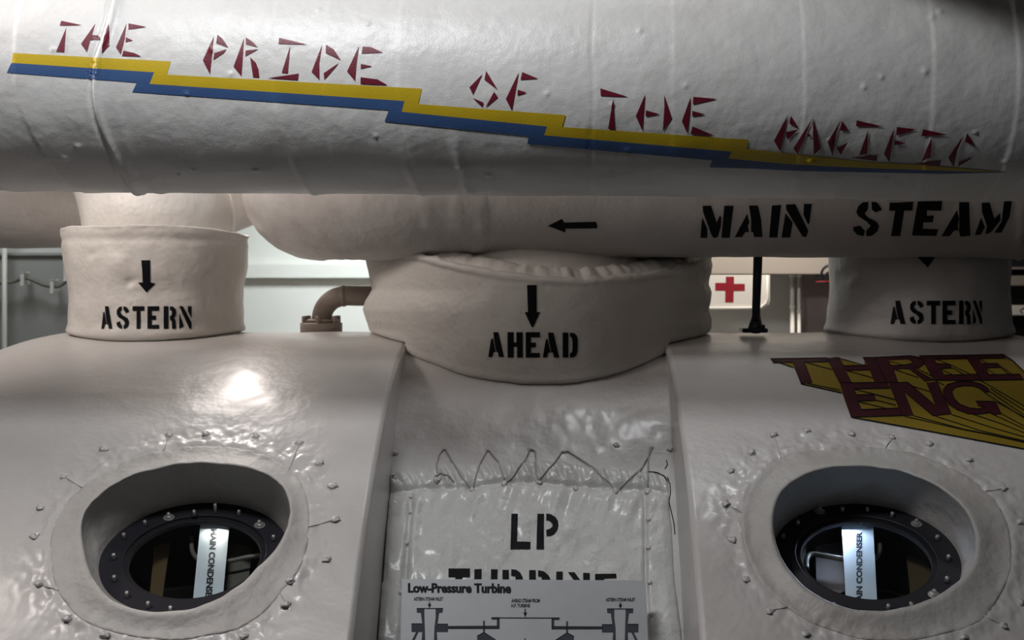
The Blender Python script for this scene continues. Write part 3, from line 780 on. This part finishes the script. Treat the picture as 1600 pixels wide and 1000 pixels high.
ol, SL = astern('astern_collar', XA, .2555, .238, [(-180, 360), (-90, 364), (-45, 357), (-8, 356), (0, 354), (30, 356), (60, 364), (90, 373), (180, 366)], 'left canvas sleeve stencilled ASTERN with a whole down arrow', seed=1)
orr, SRR = astern('astern_collar', XB, .252, .254, [(-180, 360), (180, 360)], 'right canvas sleeve stencilled ASTERN, arrow tip showing below the pipe', 'collar2', seed=7)
b1 = lambda P: crop(P, 7.141, 150, 390)
paint('down_arrow', [b1([(505,118),(605,118),(607,365),(665,378),(563,478),(470,368),(522,365),(515,220)])], SL, 'black', ol, .0014, 8)
for c_, x0, x1 in (('A', 62, 185), ('S', 230, 370), ('T', 408, 540), ('E', 575, 705), ('R', 755, 895), ('N', 928, 1065)):
    paint('stencil_letter', [b1(p) for p in word([(c_, x0, 632, x1, 885)])], SL, 'black', ol, .0014, 8)
d1 = lambda P: crop(P, 8.335, 1380, 400)
paint('down_arrow', [d1([(380,-60),(760,-60),(668,25),(580,150),(460,25)])], SRR, 'black', orr, .0014, 8)
for c_, x0, x1 in (('A', 95, 290), ('S', 345, 525), ('T', 565, 738), ('E', 770, 940), ('R', 985, 1140), ('N', 1165, 1285)):
    paint('stencil_letter', [d1(p) for p in word([(c_, x0, 582, x1, 888)])], SRR, 'black', orr, .0014, 8)

# pipe necks that enter the sleeves
nk = tag(tube('astern_inlet_pipe', smooth_pts([(XA+.01, CY, -.1), (XA+.01, CY, .12), (XA-.015, CY+.02, .24), (XA-.08, CY+.06, .36), (XA-.22, CY+.16, .5), (XA-.5, CY+.3, .58)], 12),
         [.205]*61, 'collar', seg=64, disp=lambda p, i: .004*fbm(p, 5, 2)+.006*gauss(p.z-.17, .05)), 'cream curved pipe dropping into the left ASTERN sleeve', 'pipe')
nk2 = tag(tube('astern_inlet_pipe', smooth_pts([(XB, CY+.05, -.1), (XB, CY+.05, .1), (XB, CY+.10, .3), (XB, CY+.3, .5), (XB, CY+.6, .6)], 12),
         [.16]*49, 'collar', seg=48), 'cream pipe inside the right ASTERN sleeve behind the steam pipe', 'pipe')
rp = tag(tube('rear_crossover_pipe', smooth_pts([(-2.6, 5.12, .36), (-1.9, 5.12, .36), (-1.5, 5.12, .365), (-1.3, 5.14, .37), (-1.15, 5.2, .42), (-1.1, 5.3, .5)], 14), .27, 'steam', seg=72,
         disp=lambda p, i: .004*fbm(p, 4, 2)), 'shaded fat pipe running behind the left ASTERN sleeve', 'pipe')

# ================================================================ laced pad on the middle shell
pad = empty('laced_canvas_pad', tuple(MID.hit(825, 850)), 'grey laced canvas pad stencilled LP TURBINE between the two end shells', 'canvas cover')
toprow = [(590, 747), (612, 742), (650, 733), (683, 725), (760, 727), (840, 722), (880, 724), (930, 733), (1000, 739), (1030, 738), (1042, 745), (1052, 760)]
Vp = []; nx, ny = 230, 170
for i in range(nx):
    for j in range(ny):
        tx = i/(nx-1); r = 715+(1085-715)*(j/(ny-1))**1.05
        xl = interp(r, [(715, 606), (745, 604), (800, 600), (905, 592), (1000, 586), (1085, 576)])+1.0
        xr = interp(r, [(715, 1046), (740, 1040), (752, 1044), (790, 1046), (830, 1051), (905, 1054), (1000, 1066), (1085, 1072)])-1.5
        px = xl+(xr-xl)*tx
        top = interp(px, toprow)
        a = r-top
        edge = min(1, (px-xl)/14)*min(1, (xr-px)/14); edge = max(0, edge)**.5
        seam = interp(px, [(600, 772), (625, 770), (680, 766), (737, 766), (790, 757), (841, 757), (900, 763), (1012, 768), (1050, 775)])
        if a < 0: h = -.01
        else:
            hb = .010*math.sqrt(max(0, min(1, a/3)))+.006*math.sin(PI*min(1, max(0, a/(seam-top))))   # rolled hem band
            h = hb if r < seam else .009+.008*sstep(seam+2, seam+26, r)
            h *= 1-.55*gauss((r-seam)/4.0, 1)
            h *= .35+.65*edge
            P0 = Vector((px*.012, r*.012, 0))
            k = sstep(seam-4, seam+30, r)
            h += .0060*noise.noise(P0*1.4)*k+.0020*noise.noise(P0*4.2)*k+.0004*noise.noise(P0*11)
            # pleats pulling at the lacing
            pl_ = noise.noise(Vector((px*.055+ (r-seam)*.02, r*.010, 3)))
            h += .0085*pl_*gauss((r-seam-14)/34, 1)+.0080*noise.noise(Vector((px*.10-(r-top)*.05, r*.02, 9)))*gauss((r-seam+18)/16, 1)
            # side seams
            sl_ = interp(r, [(760, 641), (800, 642), (850, 638), (905, 634), (1085, 622)])
            sr_ = interp(r, [(760, 1008), (860, 1008), (905, 1008), (1000, 1014), (1085, 1018)])
            if r > seam: h -= .010*gauss((px-sl_)/4, 1)+.009*gauss((px-sr_)/3, 1); h += .003*gauss((px-sl_-9)/7, 1)
            # deep fold at left
            h -= .012*gauss((r-775-(px-600)*.12)/5, 1)*sstep(650, 625, px) if px < 650 else 0
            h = max(h, .0025)
        q = MID.hit(px, r, 0)
        if q is None: q = MID.hit(min(max(px, 620), 1030), r, 0)
        nn = Vector((0, -.72, .69)); Vp.append(q+nn*h)
PF = grid_faces(nx, ny)
PAD = Surf(Vp, PF)
mesh_obj('pad_cover', Vp, PF, 'pad', pad)
crk = []
for P_ in ([(1039,733),(1043,726),(1041,719)], [(1043,746),(1047,757),(1047.5,771),(1045,784)], [(1045,784),(1049,800),(1053,818),(1054.5,835)], [(1013,737),(1027,739),(1037,744),(1043,752)]):
    crk += stroke(P_, 1.5)
def surf_any(px, py, off):
    a = PAD.hit(px, py, off); b = MID.hit(px, py, off)
    if a is None: return b
    if b is None: return a
    return a if a.y < b.y else b
ZZ = [[(683,745),(683,724),(687,710),(695,700),(708.5,724),(723.5,746),(737,765.5)], [(737,765.5),(749,726.5),(762.5,702.5),(780,723.5),(788,749)],
      [(790,754),(798,747),(821,719),(828,703),(836,705),(837,717),(838,741),(841,750)], [(841,750),(867.5,722),(878,706.5),(888,706),(930,733),(955,758),(961,767.5)],
      [(961,767.5),(1002,733),(1014,712),(1017.5,702)], [(1014,705),(1012,738),(1012,767)], [(679,745),(690,739),(699,743),(708,753)]]
for z in ZZ:
    dense = []
    for i in range(len(z)-1):
        for t in np.linspace(0, 1, 5)[:-1]: dense.append((z[i][0]+(z[i+1][0]-z[i][0])*t, z[i][1]+(z[i+1][1]-z[i][1])*t))
    dense.append(z[-1])
    tube('lacing_cord', smooth_pts([surf_any(x, y, .0028) for x, y in dense], 2), .0019, 'cord', pad, 8)
for i, (kx, ky, r) in enumerate([(683,750,.010),(737,766,.008),(788,757,.009),(841,753,.008),(900,764,.008),(961,768,.008),(1012,769,.010),(695,702,.005),(762,704,.005),(828,702,.006),(882,706,.005),(1018,700,.006),(642,777,.005),(1000,745,.004)]):
    q = surf_any(kx, ky, .002); vv, ff = blob(q, (0, -.75, .65), r*.85, i, .6); mesh_obj('grommet_knot', vv, ff, 'knot', pad)
for kx, ky in [(642,800),(635,849),(626,926),(1013,812),(1013,856),(1015,910),(1017,960)]:
    q = surf_any(kx, ky, .0); nn = Vector((0, -.75, .65))
    tube('stud', [q, q+nn*.004, q+nn*.006], [.0062, .0055, .002], 'knot', pad, 12)
for k, (kx, ky) in enumerate([(963, 696), (1047, 702), (618, 708)]):
    q = MID.hit(kx, ky, .001)
    if q: vv, ff = blob(q, (0, -.7, .7), .007, k+40, .5); mesh_obj('lacing_knot', vv, ff, 'knot', pad)
class Any_:
    def hit(s, px, py, off=0, exact=False): return surf_any(px, py, off)
paint('dark_gap_line', crk, Any_(), 'black', pad, .0012, 4)  # dark of the gaps beside the pad, painted as flat black strokes
LPc = lambda P: crop(P, 12.5, 780, 790)
paint('stencil_letter', [LPc([(240,165),(365,165),(350,705),(610,712),(610,855),(218,858)])], PAD, 'black', pad, .0016, 5)
pb = [(920,160),(1010,175),(1090,225),(1145,300),(1158,390),(1140,480),(1080,560),(1000,600),(925,600),(918,480),(985,460),(1035,420),(1042,370),(1010,325),(965,298),(920,295)]
paint('stencil_letter', [LPc([(745,165),(878,165),(870,600),(878,858),(728,858),(735,500)]), LPc(pb)], PAD, 'black', pad, .0016, 5)
t1 = lambda P: crop(P, 5.517, 690, 880)
TB = [[(60,48),(245,48),(245,122),(180,122),(180,200),(120,200),(120,122),(60,122)], [(282,55),(345,52),(345,200),(282,200)], [(425,55),(482,55),(482,200),(425,200)], [(525,60),(580,60),(580,200),(525,200)],
      [(600,55),(645,60),(680,85),(700,125),(700,160),(640,160),(635,115),(600,110)], [(755,62),(812,62),(812,200),(755,200)], [(832,62),(880,72),(920,105),(935,130),(935,170),(870,170),(860,120),(832,115)],
      [(988,75),(1045,75),(1045,200),(988,200)], [(1090,80),(1145,80),(1235,200),(1180,200)], [(1220,85),(1278,88),(1278,200),(1220,200)], [(1322,95),(1505,92),(1508,130),(1400,135),(1400,200),(1322,200)]]
for p in TB: paint('stencil_letter', [t1(p)], PAD, 'black', pad, .0016, 5)

# ================================================================ diagram sign
P0, P1 = at(628, 904.5, 3.405), at(1008.5, 907, 3.405)
down = (at(626, 1000, 3.335)-at(628, 904.5, 3.405)); down2 = at(1012.5, 1000, 3.335)-P1
Q0 = P0+down*2.6; Q1 = P1+down2*2.6
nn_ = (P1-P0).cross(Q0-P0).normalized(); Q1 = Q1-nn_*((Q1-P0).dot(nn_))
nrm = (P1-P0).cross(Q0-P0).normalized()
if nrm.y > 0: nrm = -nrm
a = [P0, P1, Q1, Q0]; b = [p-nrm*.005 for p in a]
sign = tag(mesh_obj('diagram_sign', a+b, [(0, 1, 2, 3), (7, 6, 5, 4)]+[(i, i+4, (i+1) % 4+4, (i+1) % 4) for i in range(4)], 'sign', None, False),
           'grey plate with a black diagram titled Low-Pressure Turbine', 'sign')
for fx, fz in ((.15, .9), (.85, .9)):
    q = P0.lerp(P1, fx)+down*2.6*fz-nrm*.003
    box('mounting_block', q+Vector((-.03, 0, -.02)), q+Vector((.03, .16, .02)), 'dkmetal', sign)
SP = Plane(P0, nrm)
for k_, dx_ in enumerate((-.45, .45)):
    paint('title_lettering', None, SP, 'ink', sign, .0006+.0003*k_, 200, tris=text_tris('Low-Pressure Turbine', [(637.8+dx_,911),(798.2+dx_,911.5),(798.2+dx_,927),(637.8+dx_,926)], .030))
for s_, x0, y0, x1, y1 in (('ASTERN STEAM INLET', 646.5, 933, 692.5, 938.6), ('AHEAD STEAM FROM', 799, 935.5, 843.5, 941.5), ('H.P. TURBINE', 799, 943.5, 828, 949), ('ASTERN STEAM INLET', 946.5, 934.2, 992.5, 939.6)):
    paint('caption_lettering', None, SP, 'ink', sign, .0006, 200, tris=text_tris(s_, [(x0,y0),(x1,y0),(x1,y1),(x0,y1)], .035))
e1 = lambda P: crop(P, 8, 620, 900)
def inlet(mir, dy=0):
    f = lambda P: [(x, y+dy) for x, y in e1(P)]
    if mir is not None: f = lambda P: [(mir-(x-671.2), y+dy) for x, y in e1(P)]
    gy = [f([(248,400),(345,400),(345,500),(350,640),(355,820),(310,820),(318,700),(185,700),(182,595),(318,595),(300,460),(250,458)]),
          f([(485,400),(578,400),(572,458),(530,460),(510,598),(640,598),(640,700),(500,700),(508,820),(465,820),(470,640),(485,520)]),
          f([(240,700),(272,700),(215,820),(180,820)])]
    ln = [f([(248,400),(578,400),(578,410),(248,410)]), f([(182,592),(318,592),(318,603),(182,603)]), f([(510,596),(640,596),(640,607),(510,607)])]
    ar = [f([(402,325),(416,325),(416,355),(402,355)]), f([(385,352),(432,352),(409,402)])]
    return gy, ln+ar
for mir, dy in ((None, 0), (969.3, .7)):
    gy, ln = inlet(mir, dy)
    paint('inlet_drawing', gy, SP, 'inkgrey', sign, .0005, 200); paint('inlet_outline', ln, SP, 'ink', sign, .0008, 200)
dr, dk = [], []
def both(P):
    Pp = e1(P); return [Pp, [(1642.3-x, y+.6) for x, y in Pp]]
for P in ([(640,632),(1250,632),(1250,648),(640,648)], [(1250,540),(1275,530),(1275,655),(1250,655)], [(1185,520),(1275,520),(1275,545),(1185,545)], [(1078,560),(1102,560),(1102,700),(1078,700)]): dr += both(P)
for P in ([(640,625),(1275,622),(1275,632),(640,635)], [(640,650),(1285,650),(1285,660),(640,660)], [(1180,515),(1285,515),(1285,525),(1180,525)], [(1275,520),(1284,520),(1284,660),(1275,660)]): dk += both(P)
for P in ([(1090,705),(1235,800),(1005,800),(1005,750)],): dr += both(P)
for P in ([(1090,698),(1240,795),(1240,806),(1090,710)], [(1090,698),(1090,710),(1003,760),(1003,745)]): dk += both(P)
dk += [[(768,964.6),(873,964.8),(873,966.3),(768,966)]]
dk += [[(819.8,951),(821.4,951),(821.4,958),(819.8,958)], [(817.6,957),(823.6,957),(820.6,964.5)], [(819.8,997),(821.2,997),(821.2,1010),(819.8,1010)]]
paint('turbine_drawing', dr, SP, 'inkgrey', sign, .0005, 200); paint('turbine_outline', dk, SP, 'ink', sign, .0008, 200)

# ================================================================ things on top of and behind the casing
def ztop(y): return CZ+math.sqrt(CR**2-(CY-y)**2)
# elbow pipe with bolted flange
EY = 4.55
el = empty('elbow_pipe', at(502, 510, EY), 'small taupe elbow pipe on a bolted flange behind the left shell', 'pipe')
zf = at(502, 509, EY).z
tube('pipe', smooth_pts([at(502, 520, EY), at(503, 495, EY), at(508, 480, EY), at(520, 468, EY), at(538, 462.5, EY), at(565, 462.5, EY), at(640, 462.5, EY)], 8), .0295, 'brownpipe', el, 28)
c0 = at(502, 508, EY); tube('flange', [c0+Vector((0, 0, -.03)), c0+Vector((0, 0, .006)), c0+Vector((0, 0, .008))], [.062, .062, .058], 'brownpipe', el, 36)
tube('upper_flange', [c0+Vector((0, 0, .008)), c0+Vector((0, 0, .016)), c0+Vector((0, 0, .018))], [.052, .052, .048], 'brownpipe', el, 36)
for k in range(6):
    q = c0+Vector((.051*math.cos(k*PI/3+.5), .051*math.sin(k*PI/3+.5), 0)); tube('bolt', [q, q+Vector((0, 0, .026)), q+Vector((0, 0, .028))], [.009, .009, .006], 'brownpipe', el, 6)
tube('collar_ring', [at(533, 462.8, EY), at(537, 462.5, EY), at(541, 462.5, EY)], [.0295, .0325, .0295], 'brownpipe', el, 28)
# black strut
st = empty('support_strut', at(1181, 512, 4.22), 'thin black strut between the steam pipe and right casing', 'strut')
tube('rod', [at(1181, 520, 4.22), at(1181.5, 480, 4.21), at(1184.5, 396, 4.14)], [.0125, .0115, .0125], 'dkmetal', st, 18)
tube('foot', [at(1180.5, 516, 4.22), at(1180.5, 510, 4.22), at(1181.5, 494, 4.22)], [.024, .02, .0125], 'dkmetal', st, 18)
box('base_plate', at(1160, 520, 4.19), at(1194, 511.5, 4.27), 'dkmetal', st, .002)
tube('nut', [at(1191, 513, 4.2), at(1191, 508, 4.2), at(1191, 507, 4.2)], [.008, .008, .005], 'dkmetal', st, 6)

# back bulkhead, left part
lp_ = box('wall_panel', at(-260, 860, 6.24), at(120, 395, 6.29)+Vector((0, .04, 0)), 'wallgrey'); tag(lp_, 'grey bulkhead panel at far left behind the wavy cable', 'panel')
box('panel_seam', at(-260, 400, 6.22), at(120, 396, 6.24), 'wallgrey', lp_, .003)
tag(tube('wall_conduit', [at(7, 900, 6.15), at(7, 300, 6.15)], .010, 'white', None, 14), 'thin pale vertical conduit at the far left edge', 'conduit')
cab = empty('wall_cable', at(60, 440, 6.17), 'thin grey cable sagging between clips on the far left bulkhead', 'cable')
tube('cable', smooth_pts([at(x, y, 6.16) for x, y in [(-60,452),(-20,444),(5,442),(22,440),(38,434),(52,438),(68,445),(86,448),(98,444),(106,434),(108,410),(109,380)]], 5), .0075, 'plategrey', cab, 10)
for x, y in ((39, 435), (85, 447), (106, 428)):
    box('clip', at(x-3.2, y+10, 6.13), at(x+3.2, y-9, 6.2), 'wall', cab, .003)
# ledge between left sleeve and wide sleeve
lg = tag(box('wall_ledge', at(225, 435, 6.255), at(760, 412.5, 6.255)+Vector((0, .045, 0)), 'wall', None, .003), 'white ledge along the bulkhead right of the left ASTERN sleeve', 'ledge')
# right background
bd = tag(box('ventilation_duct', at(1000, 429.2, 5.75), at(1420, 330, 5.75)+Vector((0, .5, 0)), 'beige', None, .004), 'beige duct above the red cross box', 'duct')
fb = empty('first_aid_box', at(1150, 455, 5.45), 'white first aid box marked with a red cross', 'first aid box')
o_ = [(1010,429.5),(1203,429.5),(1203,467)]+[(x, y) for x, y in arc(1188, 468, 15, 15, 0, 90, 8)]+[(1010,483)]
a = [at(x, y, 5.45) for x, y in o_]; b = [p+Vector((0, .14, 0)) for p in a]; k = len(a)
mesh_obj('box_body', a+b, [tuple(range(k)), tuple(range(2*k-1, k-1, -1))]+[(i, i+k, (i+1) % k+k, (i+1) % k) for i in range(k)], 'white', fb, False)
tube('raised_edge', [at(1199, 430.5, 5.445), at(1199.5, 466, 5.445), at(1197, 474, 5.445), at(1188, 481, 5.445), at(1150, 481.5, 5.445), at(1020, 481.5, 5.445)], .005, 'white', fb, 8)
paint('red_cross', [[(1134,432.3),(1146.8,432.3),(1146.8,443.5),(1163.7,443.5),(1163.7,454.5),(1146.5,454.5),(1146,472.6),(1133,472.6),(1133.3,454),(1117.5,454),(1117.5,442),(1134,442)]], Plane((0, 5.45, 0), (0, -1, 0)), 'red', fb, .001, 100)
box('hanging_bracket', at(1040, 440, 5.59), at(1100, 434, 5.59)+Vector((0, .71, 0)), 'white', fb)
for i, (x, lab_) in enumerate(((1238, 'left of two thin white pipes beside the right ASTERN sleeve'), (1248.5, 'right of two thin white pipes beside the right ASTERN sleeve'))):
    t = empty('white_pipe', at(x, 520, 5.9), lab_, 'pipe', 'thin white pipe pair')
    r = .0088 if i == 0 else .0068
    tube('pipe', [at(x, 700, 5.9), at(x, 428, 5.9)], r, 'white', t, 14)
    tube('top_coupling', [at(x, 433, 5.9), at(x, 428.5, 5.9)], r*1.45, 'white', t, 14)
    y = 479.5 if i == 0 else 486.5
    tube('coupling', [at(x, y+1.8, 5.9), at(x, y-1.8, 5.9)], r*1.35, 'white', t, 14)
tag(box('wall_cabinet', at(1253, 700, 6.0), at(1420, 424, 6.0)+Vector((0, .29, 0)), 'pinkgrey', None, .004), 'brown-grey cabinet side right of the thin white pipes', 'cabinet')
hw = empty('handwheel', at(1292, 432, 5.7), 'small dark valve handwheel peeking out left of the right sleeve', 'valve')
cc = at(1297, 428, 5.7)
tube('wheel_rim', [cc+Vector((.032*math.sin(a), -.012*math.cos(a), .032*math.cos(a))) for a in np.linspace(0, 2*PI, 25)], .005, 'dkmetal', hw, 8)
tube('wheel_hub', [cc+Vector((0, -.02, 0)), cc+Vector((0, .35, 0))], .009, 'dkmetal', hw, 10)
tube('red_spoke', [at(1275, 440.3, 5.68), at(1300, 439.5, 5.68)], .0025, 'red', hw, 6)
rk = empty('rack', at(1590, 450, 5.9), 'dark rack with two pale rails at the right edge', 'rack')
box('rack_back', at(1540, 640, 6.1), at(1720, 300, 6.1)+Vector((0, .2, 0)), 'dark', rk)
box('rail', at(1540, 446.5, 5.95), at(1720, 430.5, 5.95)+Vector((0, .16, 0)), 'beige', rk, .003)
box('rail', at(1540, 493, 5.9), at(1720, 477.5, 5.9)+Vector((0, .21, 0)), 'white', rk, .003)
box('rail', at(1540, 421, 5.95), at(1720, 417, 5.95)+Vector((0, .16, 0)), 'pinkgrey', rk, .001)
tube('hook', [at(1600, 481, 5.88), at(1594, 486, 5.88), at(1598, 490, 5.88)], .003, 'dkmetal', rk, 8)
